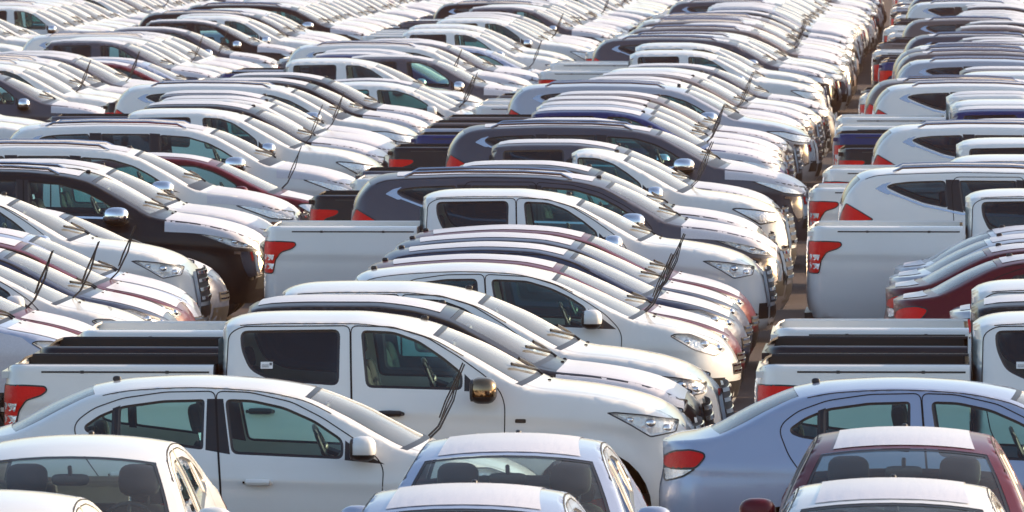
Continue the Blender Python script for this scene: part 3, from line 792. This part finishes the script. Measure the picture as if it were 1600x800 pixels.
    # --- wheels
    if lod < 2:
        W = spec['wheels']
        for wx in W['x']:
            for side in (-1, 1):
                m = MB(); r, w = W['r'], W['w']; yc = side*(W['y'])
                prof = [(r*.66, -.5), (r*.92, -.5), (r*.985, -.42), (r, -.25), (r, .25), (r*.985, .42), (r*.92, .5), (r*.66, .5)]
                n = 24 if lod == 0 else 14
                m.quad_grid([[(wx+p[0]*math.cos(2*math.pi*k/n), yc+p[1]*w, r+p[0]*math.sin(2*math.pi*k/n)) for k in range(n+1)] for p in prof], 0)
                wi = add('wheel', m, [M_RUBBER])
                m = MB(); yo = yc+side*w*.40
                rim = [(r*.67, .0), (r*.62, .015), (r*.58, -.03), (r*.56, -.10)]
                m.quad_grid([[(wx+p[0]*math.cos(2*math.pi*k/n), yo+side*p[1], r+p[0]*math.sin(2*math.pi*k/n)) for k in range(n+1)] for p in rim], 0)
                m.quad_grid([[(wx+q*math.cos(2*math.pi*k/n), yo-side*.10, r+q*math.sin(2*math.pi*k/n)) for k in range(n+1)] for q in (r*.57, .01)], 1)
                for k in range(6):
                    a = 2*math.pi*k/6
                    rot = Matrix.Rotation(-a, 3, 'Y')
                    c = rot @ Vector((r*.33, 0, 0))
                    m.box((wx+c.x, yo-side*.012, r+c.z), (r*.56, .03, r*.13), 0, rot)
                m.blob((wx, yo-side*.005, r), (r*.3, .04, r*.3), .9, 0, 10, 6)
                if lod == 0: add('rim', m, [M_RIM, M_BLACK], wi)
    # --- grille
    if lod < 2:
        m = MB()
        if spec['front'] == 'large':
            zs, y1, col = (.70, .79, .88, .96), .50, 1
            rows = [[(S.front_x(y, z)+.006, y, z) for y in lin(-.52, .52, 13)] for z in lin(.66, 1.0, 5)]
            m.quad_grid(rows, 0)
            for z in zs:
                m.quad_grid([[(S.front_x(y, z+dz)+of, y, z+dz) for y in lin(-y1, y1, 11)] for dz, of in ((-.018, .006), (-.016, .016), (.016, .016), (.018, .006))], 1)
        else:
            m.quad_grid([[(S.front_x(y, z)+.006, y, z) for y in lin(-.40, .40, 11)] for z in lin(.52, .62, 3)], 0)
            for z in (.55, .60): m.quad_grid([[(S.front_x(y, z+dz)+of, y, z+dz) for y in lin(-.38, .38, 9)] for dz, of in ((-.010, .006), (-.009, .012), (.009, .012), (.010, .006))], 1)
        add('grille', m, [M_BLACK, M_CHROME])
    # --- roof rails
    if spec['rails']:
        for side in (-1, 1):
            m = MB()
            m.tube([(x+0, side*(S.Y(x, S.R(x))-.035), S.R(x)+(.012 if x in (.62, 2.42) else .055)) for x in (.62, .72, 1.2, 1.9, 2.3, 2.42)], .018, 0, 6)
            add('roof_rail', m, [M_CHROME])
    # --- protective films
    for nm in ('roof_film', 'hood_film', 'trunk_film'):
        fl = spec[nm]
        if fl:
            m = MB(); S.top_grid(m, lin(fl[0], fl[1], 14 if lod < 2 else 7), [fl[2]*k for k in lin(-1, 1, 11 if lod < 2 else 5)], 0, .0045)
            if nm == 'hood_film' and spec['front'] == 'large':
                us = lin(fl[0], fl[1], 14 if lod < 2 else 7)
                for side in (1, -1):
                    rows = [[S.T(u, side*fl[2], .0045) for u in us], [S.T(u, side*.97, .0045) for u in us]]
                    for q in (.02, .05, .09, .13): rows.append([S.P(u, S.R(u)-q*(1-.55*i/len(us)), side, .0045) for i, u in enumerate(us)])
                    m.quad_grid(rows, 0)
            add(nm, m, [M_FILM], None, (nm,))
    # --- wipers, lying and raised
    ub = ws[1]+.03
    for kk, sgn in ((.55, 1), (-.05, 1)):
        b = Vector(S.T(ub, kk)) + Vector((.02, 0, -.005))
        m = MB()
        tip = b + Vector((.22, -.06, .46)); mid = b+Vector((.17, -.03, .27))
        m.tube([tuple(b), tuple(b+Vector((.07, 0, .07))), tuple(mid), tuple(tip)], [.009, .008, .006, .004], 0, 5)
        m.tube([tuple(tip+Vector((.03, -.05, .07))), tuple(tip), tuple(mid+Vector((-.05, .03, -.02))), tuple(b+Vector((.075, .06, .13)))], .006, 0, 5)
        add('wiper', m, [M_BLACK], None, ('wiper_up',))
        m = MB()
        pts = []
        for t in (0, .25, .6, 1.0):
            p = Vector(S.T(ub-.03-.13*t, kk-.58*t*.9, .02)); pts.append(tuple(p))
        m.tube([tuple(b)]+pts, .010, 0, 5)
        m.tube([(p[0], p[1], p[2]-.008) for p in pts], .008, 0, 5)
        add('wiper', m, [M_BLACK], None, ('wiper_down',))
    if lod < 2:
        m = MB(); c = S.T(ws[0]-.12, .35 if bed else 0.0)
        if spec['kind'] == 'sedan' or spec['kind'] == 'hatch': c = S.T((rg[1]+.14), 0.0)
        m.blob((c[0], c[1], c[2]+.012), (.06, .04, .042), .8, 0, 10, 6)
        add('antenna', m, [M_BLACK])
    # --- cabin
    sx, sz, sy = spec['seat_x'], spec['seat_z'], spec['seat_y']
    zt = sz+.62
    tilt = Matrix.Rotation(math.radians(-12), 3, 'Y')
    def seat(mb, y):
        mb.blob((sx+.24, y, sz), (.52, .50, .20), .5, 0)
        mb.blob((sx-.07, y, sz+.34), (.17, .50, .62), .5, 0, 16, 10, tilt)
    if lod == 0:
        for y in (-sy, sy):
            m = MB(); seat(m, y); si = add('seat', m, [M_SEAT])
            m = MB(); m.blob((sx-.17, y, zt+.17), (.11, .27, .21), .6, 0, 16, 10, tilt)
            for yy in (-.06, .06): m.tube([(sx-.14, y+yy, zt), (sx-.165, y+yy, zt+.12)], .008, 1, 5)
            add('headrest', m, [M_SEAT, M_CHROME], si)
    else:
        m = MB()
        for y in (-sy, sy):
            seat(m, y); m.blob((sx-.17, y, zt+.17), (.11, .27, .21), .6, 0, 10, 6, tilt)
        add('seat', m, [M_SEAT])
    if spec['rear_seat_x'] is not None and lod < 2:
        rx = spec['rear_seat_x']; m = MB()
        m.blob((rx+.25, 0, sz), (.50, 1.15, .20), .4, 0)
        m.blob((rx, 0, sz+.32), (.16, 1.15, .56), .4, 0, 20, 10, tilt)
        for y in (-.36, .36): m.blob((rx-.08, y, sz+.66), (.10, .26, .15), .6, 0, 12, 8, tilt)
        add('rear_seat', m, [M_SEAT])
    if lod < 2:
        dxx = spec['dash_x']; m = MB(); zb = spec['sail'][-1][1]+.03
        m.blob((dxx, 0, zb-.12), (.55, 1.28, .26), .5, 0, 20, 10)
        m.blob((dxx-.14, .36, zb-.01), (.18, .34, .12), .6, 0)
        add('dashboard', m, [M_CABIN])
        m = MB(); c = Vector((dxx-.38, .36, zb-.02)); rot = Matrix.Rotation(math.radians(65), 3, 'Y')
        n = 20
        ring = [tuple(c + rot @ Vector((.18*math.cos(2*math.pi*k/n), .18*math.sin(2*math.pi*k/n), 0))) for k in range(n+1)]
        m.tube(ring, .016, 0, 6)
        for a in (0.2, math.pi-.2, -math.pi/2): m.tube([tuple(c), tuple(c+rot @ Vector((.17*math.sin(a), .17*math.cos(a), 0)))], .014, 0, 5)
        m.blob(tuple(c), (.06, .12, .10), .7, 0, 10, 6)
        m.tube([tuple(c), (dxx-.1, .36, zb-.12)], .03, 0, 6)
        add('steering_wheel', m, [M_BLACK])
        if lod == 0:
            m = MB(); c = S.T(ws[0]+.12, 0.0)
            m.tube([(c[0], 0, c[2]-.015), (c[0]-.05, 0, c[2]-.07)], .014, 0, 6)
            m.blob((c[0]-.06, 0, c[2]-.10), (.045, .24, .075), .5, 0, 14, 8)
            add('rearview_mirror', m, [M_BLACK])
    return parts

SPECS = {'sedan': spec_sedan(), 'hatch': spec_hatch(), 'suv': spec_suv(), 'pickup': spec_pickup(), 'single': spec_pickup(True)}
CACHE = {}
def kind_parts(kind, lod):
    if (kind, lod) not in CACHE: CACHE[(kind, lod)] = make_kind(SPECS[kind], lod)
    return CACHE[(kind, lod)]
ROOT = {'sedan': 'sedan', 'hatch': 'hatchback', 'suv': 'off_roader', 'pickup': 'pickup_truck', 'single': 'pickup_truck'}
CAT = {'sedan': 'sedan', 'hatch': 'hatchback', 'suv': 'off-roader', 'pickup': 'pickup truck', 'single': 'pickup truck'}

def set_mat(o, slot, m):
    o.material_slots[slot].link = 'OBJECT'; o.material_slots[slot].material = m

def place_car(c):
    kind, colour, D = c['kind'], c['colour'], c['D']
    lod = 0 if D < 112 else (1 if D < 158 else 2)
    sp = SPECS[kind]
    root = bpy.data.objects.new(ROOT[kind], None); COL.objects.link(root)
    root.empty_display_size = 0.3
    root.location = (c['x'], c['y'], 0); root.rotation_euler = (0, 0, c['rz'])
    root['label'] = c['label']; root['category'] = CAT[kind]; root['group'] = c['group']
    film, wip = c['film'], c['wipers']
    objs = []
    pm = COLORS[colour]
    for (name, me, par, tags) in kind_parts(kind, lod):
        if 'wiper_up' in tags and not wip or 'wiper_down' in tags and wip: objs.append(None); continue
        if ('roof_film' in tags or 'trunk_film' in tags or 'hood_film' in tags) and not film: objs.append(None); continue
        o = bpy.data.objects.new(name, me); COL.objects.link(o)
        o.parent = objs[par] if par is not None else root
        if 'paint' in tags: set_mat(o, 0, pm)
        if 'mirror_chrome' in tags and c.get('bronze'): set_mat(o, 0, M_GOLD_REFLECTION)
        if 'pillar' in tags: set_mat(o, 1, M_BLACK if (kind == 'suv' or c.get('black_pillar')) else pm)
        if 'bed' in tags and colour == 'white' and not c.get('sticker'): set_mat(o, 1, pm)
        if 'handle' in tags: set_mat(o, 0, pm); set_mat(o, 1, pm)
        if 'handle_black' in tags: set_mat(o, 1, pm)
        objs.append(o)
    c['root'] = root
    return root

# ------------------------------------------------------------------ the ground
def ground():
    m, n, l, b = nmat('concrete')
    tc = n.new('ShaderNodeTexCoord')
    n1 = n.new('ShaderNodeTexNoise'); n1.inputs['Scale'].default_value = 0.35; n1.inputs['Detail'].default_value = 8
    n2 = n.new('ShaderNodeTexNoise'); n2.inputs['Scale'].default_value = 14; n2.inputs['Detail'].default_value = 6
    l.new(tc.outputs['Object'], n1.inputs['Vector']); l.new(tc.outputs['Object'], n2.inputs['Vector'])
    cr = n.new('ShaderNodeValToRGB')
    cr.color_ramp.elements[0].position = .3; cr.color_ramp.elements[0].color = (.034, .018, .012, 1)
    cr.color_ramp.elements[1].position = .75; cr.color_ramp.elements[1].color = (.075, .040, .027, 1)
    l.new(n1.outputs['Fac'], cr.inputs['Fac'])
    mx = n.new('ShaderNodeMix'); mx.data_type = 'RGBA'; mx.blend_type = 'MULTIPLY'; mx.inputs['Factor'].default_value = .5
    l.new(cr.outputs['Color'], mx.inputs['A']); l.new(n2.outputs['Fac'], mx.inputs['B'])
    l.new(mx.outputs['Result'], b.inputs['Base Color'])
    b.inputs['Roughness'].default_value = .85
    bp = n.new('ShaderNodeBump'); bp.inputs['Strength'].default_value = .4; bp.inputs['Distance'].default_value = .02
    l.new(n2.outputs['Fac'], bp.inputs['Height']); l.new(bp.outputs['Normal'], b.inputs['Normal'])
    mb = MB(); mb.quad_grid([[(-2500, -600, 0), (2500, -600, 0)], [(-2500, 4500, 0), (2500, 4500, 0)]], 0)
    o = bpy.data.objects.new('ground', mb.mesh('ground', [m])); COL.objects.link(o); o['kind'] = 'structure'
    # the air: warm volume added over the whole yard to imitate an orange glow
    hm = bpy.data.materials.new('haze'); hm.use_nodes = True
    hn = hm.node_tree.nodes; hn.remove(hn['Principled BSDF'])
    pv = hn.new('ShaderNodeVolumePrincipled'); pv.inputs['Color'].default_value = (1.0, .46, .22, 1)
    pv.inputs['Density'].default_value = ADDED_HAZE; pv.inputs['Anisotropy'].default_value = .75
    hm.node_tree.links.new(pv.outputs[0], hn['Material Output'].inputs['Volume'])
    mb = MB(); mb.box((0, 1950, 3.0), (5200, 5300, 8.0), 0)
    o = bpy.data.objects.new('haze', mb.mesh('haze', [hm], weld=0)); COL.objects.link(o); o['kind'] = 'stuff'
ADDED_HAZE = 0.00022
ground()

# ------------------------------------------------------------------ where the cars stand
HEAD = math.radians(-2.57)
hv = Vector((math.cos(HEAD), math.sin(HEAD), 0))
CARS = []
jit = random.Random(5)
def car(block, kind, colour, D, tail=None, nose=None, film=False, wipers=False, X=None, label=None, **k):
    if kind in ('pickup', 'single') and not k.pop('raw', False): D *= .991
    k.pop('raw', None)
    s = F_PX/D; L = SPECS[kind]['L']
    if tail is not None: xt = (tail-800)/s
    elif nose is not None: xt = (nose-800)/s - L
    else: xt = X - L
    p = Vector((xt+.04, D, 0)) + hv*(L/2)
    jj = .25 if D < 112 else .7
    CARS.append(dict(block=block, kind=kind, colour=colour, D=D, x=p.x, y=D, rz=HEAD+math.radians(jit.uniform(-jj, jj)), film=film, wipers=wipers, label=label, **k))
def front_car(colour, D, u, film, wipers=False, label=None, **k):
    # faces the camera; D is the depth of the roof's highest point
    s = F_PX/D; hd = math.radians(-90-2.57)
    p = Vector(((u-800)/s, D, 0)) + Vector((math.cos(hd), math.sin(hd), 0))*(4.245/2-1.75)
    CARS.append(dict(block='F', kind='sedan', colour=colour, D=D-10, x=p.x, y=p.y, rz=hd, film=film, wipers=wipers, label=label, **k))

front_car('white', 61.3, 128, False, black_pillar=True, label='white sedan facing the camera at lower left, nose towards a nearer white roof')
front_car('white', 55.9, -30, False, black_pillar=True, label='white sedan showing only its roof corner at the bottom left corner')
front_car('light blue', 61.4, 803, True, label='light blue sedan facing the camera with a white film over its roof')
front_car('light blue', 56.4, 733, True, label='light blue sedan at the bottom edge ahead of the other camera-facing light blue sedan')
front_car('maroon', 62.1, 1414, True, label='maroon sedan facing the camera with a white film patch on its roof')
front_car('white', 56.9, 1396, True, label='white sedan at the bottom edge directly ahead of the maroon camera-facing sedan')

A = 'A'
car(A, 'sedan', 'white', 68.5, tail=-71, wipers=True, black_pillar=True, label='white sedan parked side-on at the very front with raised wipers and black pillars')
car(A, 'pickup', 'white', 72.6, tail=2, sticker=True, bronze=True, label='large white pickup truck behind the white side-on sedan, sticker in its rear window')
car(A, 'pickup', 'black', 75.2, tail=52, film=True, label='black pickup truck with filmed roof and hood between two white pickup trucks')
car(A, 'pickup', 'white', 77.8, tail=116, label='white pickup truck behind the black pickup truck and in front of the white hatchback')
car(A, 'hatch', 'white', 87.6, nose=1152, wipers=True, label='white hatchback with white mirror cap and raised wiper in front of maroon hatchback')
car(A, 'hatch', 'maroon', 89.4, nose=1158, film=True, label='maroon hatchback directly behind the white hatchback, its roof and hood filmed')
car(A, 'hatch', 'slate blue', 92.3, nose=1166, film=True, wipers=True, label='slate blue hatchback with raised wipers directly behind a maroon hatchback')
car(A, 'hatch', 'slate blue', 94.6, nose=1170, film=True, label='slate blue hatchback with wipers down directly in front of a maroon hatchback')
car(A, 'hatch', 'maroon', 96.6, nose=1180, film=True, label='maroon hatchback directly in front of a white pickup truck left of the gap')
car(A, 'pickup', 'white', 99.8, tail=408, label='white pickup truck in the centre with red taillight beside its empty load bed')
car(A, 'suv', 'grey', 104.0, tail=541, film=True, label='grey off-roader with triangular red taillight directly behind the central white pickup truck')
car(A, 'pickup', 'black', 109.0, tail=480, film=True, label='black pickup truck, tail showing left of the grey off-roader and above white load bed')
car(A, 'single', 'white', 114.6, tail=544, wipers=True, label='white single cab pickup truck with raised wipers in front of the grey pickup truck')
car(A, 'pickup', 'grey', 117.4, tail=553, film=True, label='grey pickup truck behind the white single cab, filmed roof')
car(A, 'suv', 'grey', 123.0, tail=690, film=True, label='grey off-roader with red taillight behind the grey pickup truck, left of the gap')
car(A, 'pickup', 'black', 127.2, tail=603, film=True, label='black pickup truck with bright red taillight left of the farther grey off-roader')
car(A, 'pickup', 'navy', 132.8, tail=640, film=True, wipers=True, label='navy pickup truck with filmed roof above the farther grey off-roader')
car(A, 'pickup', 'silver', 136.0, tail=652, film=True)
car(A, 'pickup', 'taupe', 138.9, tail=665, film=True)
car(A, 'pickup', 'taupe', 142.0, tail=688, film=True)
car(A, 'suv', 'silver', 145.4, tail=786)
car(A, 'pickup', 'white', 148.6, tail=735, film=True)
car(A, 'pickup', 'white', 151.6, tail=745, film=True, wipers=True)
car(A, 'pickup', 'taupe', 155.0, tail=770, film=True)
car(A, 'pickup', 'white', 158.2, tail=790)
car(A, 'pickup', 'grey', 161.4, tail=818, film=True)
car(A, 'pickup', 'white', 173.0, tail=838)
car(A, 'pickup', 'white', 180.0, tail=852)
car(A, 'suv', 'grey', 183.4, tail=920, film=True)

B = 'B'
car(B, 'hatch', 'light blue', 86.3, nose=165, film=True, fender=True, label='light blue hatchback at the left edge with filmed front, nearest of its block')
car(B, 'hatch', 'maroon', 88.3, nose=182, film=True, wipers=True, label='maroon hatchback at the left edge with raised wipers, second of its block')
car(B, 'hatch', 'white', 90.4, nose=252, wipers=True, label='white hatchback with raised wipers between a maroon and a slate blue hatchback')
car(B, 'hatch', 'slate blue', 92.4, nose=285, film=True, label='slate blue hatchback between a white and a maroon hatchback near the left edge')
car(B, 'hatch', 'maroon', 94.4, nose=305, film=True, wipers=True, label='maroon hatchback with raised wipers in front of a light blue hatchback at left')
car(B, 'hatch', 'light blue', 96.4, nose=312, film=True, label='light blue hatchback directly in front of the left white pickup truck with chrome headlight')
car(B, 'pickup', 'white', 99.8, nose=322, label='white pickup truck at left with long hood and chrome grille, cab cut by frame edge')
car(B, 'hatch', 'slate blue', 102.0, nose=352, film=True, label='slate blue hatchback between the left white pickup truck and black off-roader')
car(B, 'suv', 'black', 105.8, nose=430, film=True, label='black off-roader with chrome mirror and white filmed hood at left')
car(B, 'pickup', 'white', 109.6, nose=448, film=True, label='white pickup truck with filmed roof directly behind the black off-roader')
car(B, 'suv', 'white', 114.4, nose=482, film=True, label='white off-roader in front of a maroon hatchback, roof film and grey windshield')
car(B, 'hatch', 'maroon', 120.5, nose=545, film=True, wipers=True, label='maroon hatchback with red pillar between two white off-roaders')
car(B, 'suv', 'white', 123.6, nose=580, film=True, label='white off-roader with chrome mirror directly behind a maroon hatchback')
car(B, 'pickup', 'white', 132.2, nose=612, wipers=True)
car(B, 'pickup', 'black', 136.0, nose=625, film=True)
car(B, 'pickup', 'white', 139.2, nose=640, film=True, wipers=True)
car(B, 'pickup', 'grey', 142.4, nose=632, film=True)
car(B, 'suv', 'white', 145.4, nose=668)
car(B, 'pickup', 'black', 150.6, nose=690, film=True)
car(B, 'pickup', 'black', 154.4, nose=710, film=True)
car(B, 'hatch', 'white', 159.6, nose=800, wipers=True)
car(B, 'hatch', 'slate blue', 162.0, nose=805, film=True, wipers=True)
car(B, 'pickup', 'white', 166.0, nose=775)
car(B, 'pickup', 'grey', 168.6, tail=392, film=True)
car(B, 'pickup', 'navy', 170.8, nose=805, film=True, wipers=True)
car(B, 'pickup', 'silver', 174.0, nose=815, film=True)

Rr = 'R'
car(Rr, 'sedan', 'light blue', 68.2, tail=1022, label='light blue sedan side-on at lower right with red taillight beside white pickup nose')
car(Rr, 'pickup', 'white', 72.6, tail=1172, sticker=True, label='white pickup truck with empty load bed right behind the light blue side-on sedan')
car(Rr, 'pickup', 'black', 75.3, tail=1182, film=True, label='black pickup truck between two white pickup trucks at the right edge')
car(Rr, 'pickup', 'white', 78.2, tail=1195, label='white pickup truck behind the black one and in front of a maroon sedan at right')
car(Rr, 'sedan', 'silver', 87.6, tail=1474, film=True, label='silver sedan at the right edge directly in front of the maroon side-on sedan')
car(Rr, 'sedan', 'maroon', 90.0, tail=1386, film=True, label='maroon sedan at right with large red taillight and filmed trunk')
car(Rr, 'sedan', 'maroon', 92.4, tail=1374, film=True, label='maroon sedan with filmed roof between another maroon sedan and a silver one')
car(Rr, 'sedan', 'silver', 94.8, tail=1380, film=True, label='silver sedan with filmed roof directly behind two maroon sedans at right')
car(Rr, 'sedan', 'silver', 97.0, tail=1388, film=True, label='silver sedan directly in front of the white pickup truck right of the gap')
car(Rr, 'pickup', 'white', 99.8, tail=1255, label='white pickup truck right of the gap, red taillight at its tail, behind silver sedans')
car(Rr, 'suv', 'white', 105.6, tail=1303, label='white off-roader with triangular red taillight behind the nearer right white pickup truck')
car(Rr, 'pickup', 'white', 111.4, tail=1257, label='white pickup truck tail showing directly behind the nearer white off-roader at right')
car(Rr, 'pickup', 'white', 118.2, tail=1280, label='white pickup truck directly in front of the farther white off-roader at right')
car(Rr, 'suv', 'white', 123.0, tail=1355, label='white off-roader directly in front of the black pickup truck right of the gap')
car(Rr, 'pickup', 'black', 126.8, tail=1303, film=True)
car(Rr, 'pickup', 'navy', 133.4, tail=1297, film=True)
car(Rr, 'pickup', 'white', 137.2, tail=1300)
car(Rr, 'pickup', 'white', 142.0, tail=1300, film=True)
car(Rr, 'suv', 'white', 145.4, tail=1357)
car(Rr, 'suv', 'taupe', 148.8, tail=1345, film=True)
car(Rr, 'pickup', 'white', 155.5, tail=1338)
car(Rr, 'pickup', 'taupe', 159.0, tail=1340, film=True)
car(Rr, 'suv', 'silver', 163.4, tail=1392)
car(Rr, 'suv', 'taupe', 170.0, tail=1392, film=True)

rng = random.Random(11)
def fill(block, D0, D1, nose0, pitch, mix):
    D = D0; low = 0
    while D < D1:
        r = rng.random(); acc = 0
        for (kind, colour, w) in mix:
            acc += w
            if r < acc: break
        L = SPECS[kind]['L']; n = nose0(D)+rng.uniform(-.14, .14)
        film = colour != 'white' or rng.random() < .45
        car(block, kind, colour, D, X=n, raw=True, film=film, wipers=rng.random() < (.05 if block == 'A' else .16))
        D += pitch+rng.uniform(-.15, .3) + (rng.uniform(2.5, 6.5) if rng.random() < .36 and D < 222 else 0)
noseA = lambda D: 1.38+.0448*(D-72)
noseB = lambda D: -2.58+.0448*(D-105.6)
MIX1 = [('pickup', 'white', .36), ('suv', 'white', .12), ('pickup', 'taupe', .12), ('pickup', 'grey', .07), ('suv', 'grey', .08), ('pickup', 'silver', .05), ('suv', 'taupe', .10), ('pickup', 'black', .07), ('pickup', 'navy', .03)]
MIX2 = [('pickup', 'white', .50), ('suv', 'white', .15), ('suv', 'black', .05), ('pickup', 'grey', .07), ('pickup', 'silver', .06), ('hatch', 'white', .06), ('hatch', 'maroon', .04), ('pickup', 'black', .04), ('hatch', 'light blue', .03)]
fill('A', 187.0, 300, noseA, 2.5, MIX1)
fill('B', 177.2, 300, noseB, 2.5, MIX2)
fill('C', 134.0, 300, lambda D: noseB(D)-5.9, 2.5, MIX2)
fill('D', 186.0, 300, lambda D: noseB(D)-11.8, 2.6, MIX2)
fill('R', 173.5, 300, lambda D: noseA(D)+5.75, 2.55, MIX1)

# ------------------------------------------------------------------ labels for the cars without one
BLK = {'A': 'the block just left of the gap', 'B': 'the second block left of the gap', 'C': 'the third block left of the gap',
       'D': 'the top left corner block', 'R': 'the block right of the gap', 'F': 'the front'}
GRP = {'A': 'cars parked just left of the gap', 'B': 'cars parked in the second block left of the gap', 'C': 'cars parked in the third block left of the gap',
       'D': 'cars parked in the top left corner', 'R': 'cars parked right of the gap', 'F': 'sedans facing the camera along the bottom'}
ORD = ['first', 'second', 'third', 'fourth', 'fifth', 'sixth', 'seventh', 'eighth', 'ninth', 'tenth', 'eleventh', 'twelfth', 'thirteenth', 'fourteenth', 'fifteenth', 'sixteenth', 'seventeenth', 'eighteenth', 'nineteenth', 'twentieth', 'twenty-first', 'twenty-second', 'twenty-third', 'twenty-fourth', 'twenty-fifth', 'twenty-sixth']
SHORT = {'A': 'just left of gap', 'B': 'second block left of gap', 'C': 'third block left of gap', 'D': 'top left corner block', 'R': 'right of gap'}
for blk in 'ABCDR':
    L = sorted([c for c in CARS if c['block'] == blk], key=lambda c: c['D'])
    cnt = {}
    anchor = None; since = 0
    for c in L:
        nm = c['colour'] + ' ' + CAT[c['kind']]
        if c['colour'] != 'white':
            cnt[nm] = cnt.get(nm, 0)+1
            anchor = ORD[cnt[nm]-1] + ' ' + nm; since = 0
            if not c['label']:
                c['label'] = '%s from the camera, %s%s' % (anchor, SHORT[blk], ', wipers raised' if c['wipers'] else '')
        else:
            since += 1
            if not c['label']:
                if anchor is None: how = ORD[since-1] + ' car from the camera,'
                else: how = ('directly behind' if since == 1 else ORD[since-1] + ' car behind') + ' the ' + anchor
                c['label'] = '%s %s %s' % (nm, how, SHORT[blk])
for c in CARS:
    c['group'] = GRP[c['block']]
    place_car(c)

# small white paper sticker inside the rear window of two pickups
def sticker(c, wx):
    S = SPECS['pickup']['shell']; L = SPECS['pickup']['L']
    m = MB(); S.patch(m, [(wx, 1.412), (wx+.09, 1.412), (wx+.09, 1.462), (wx, 1.462)], -1, -.006, 0, .05)
    for z in (1.425, 1.438): S.patch(m, [(wx+.01, z-.002), (wx+.06, z-.002), (wx+.06, z+.003), (wx+.01, z+.003)], -1, -.004, 1, .05)
    S.patch(m, [(wx+.066, 1.437), (wx+.084, 1.437), (wx+.084, 1.456), (wx+.066, 1.456)], -1, -.004, 1, .05)
    m.v = [(v[0]-L/2, v[1], v[2]) for v in m.v]
    o = bpy.data.objects.new('window_sticker', m.mesh('window_sticker', [M_STICK, M_INK], weld=0)); COL.objects.link(o)
    o.parent = c['root']
def fender_film(c):
    S = SPECS['hatch']['shell']; L = SPECS['hatch']['L']
    m = MB(); S.patch(m, [(2.60, .42), (2.60, 1.02), (2.70, 1.0), (3.0, .935), (3.09, .87), (3.30, .74), (3.42, .66), (3.40, .56), (3.33, .42)], -1, .005, 0, .06)
    m.v = [(v[0]-L/2, v[1], v[2]) for v in m.v]
    o = bpy.data.objects.new('fender_film', m.mesh('fender_film', [M_FILM])); COL.objects.link(o); o.parent = c['root']
for c in CARS:
    if c.get('fender'): fender_film(c)
for c in CARS:
    if c.get('sticker'): sticker(c, 1.95)
print('cars', len(CARS), 'objects', len(bpy.data.objects))
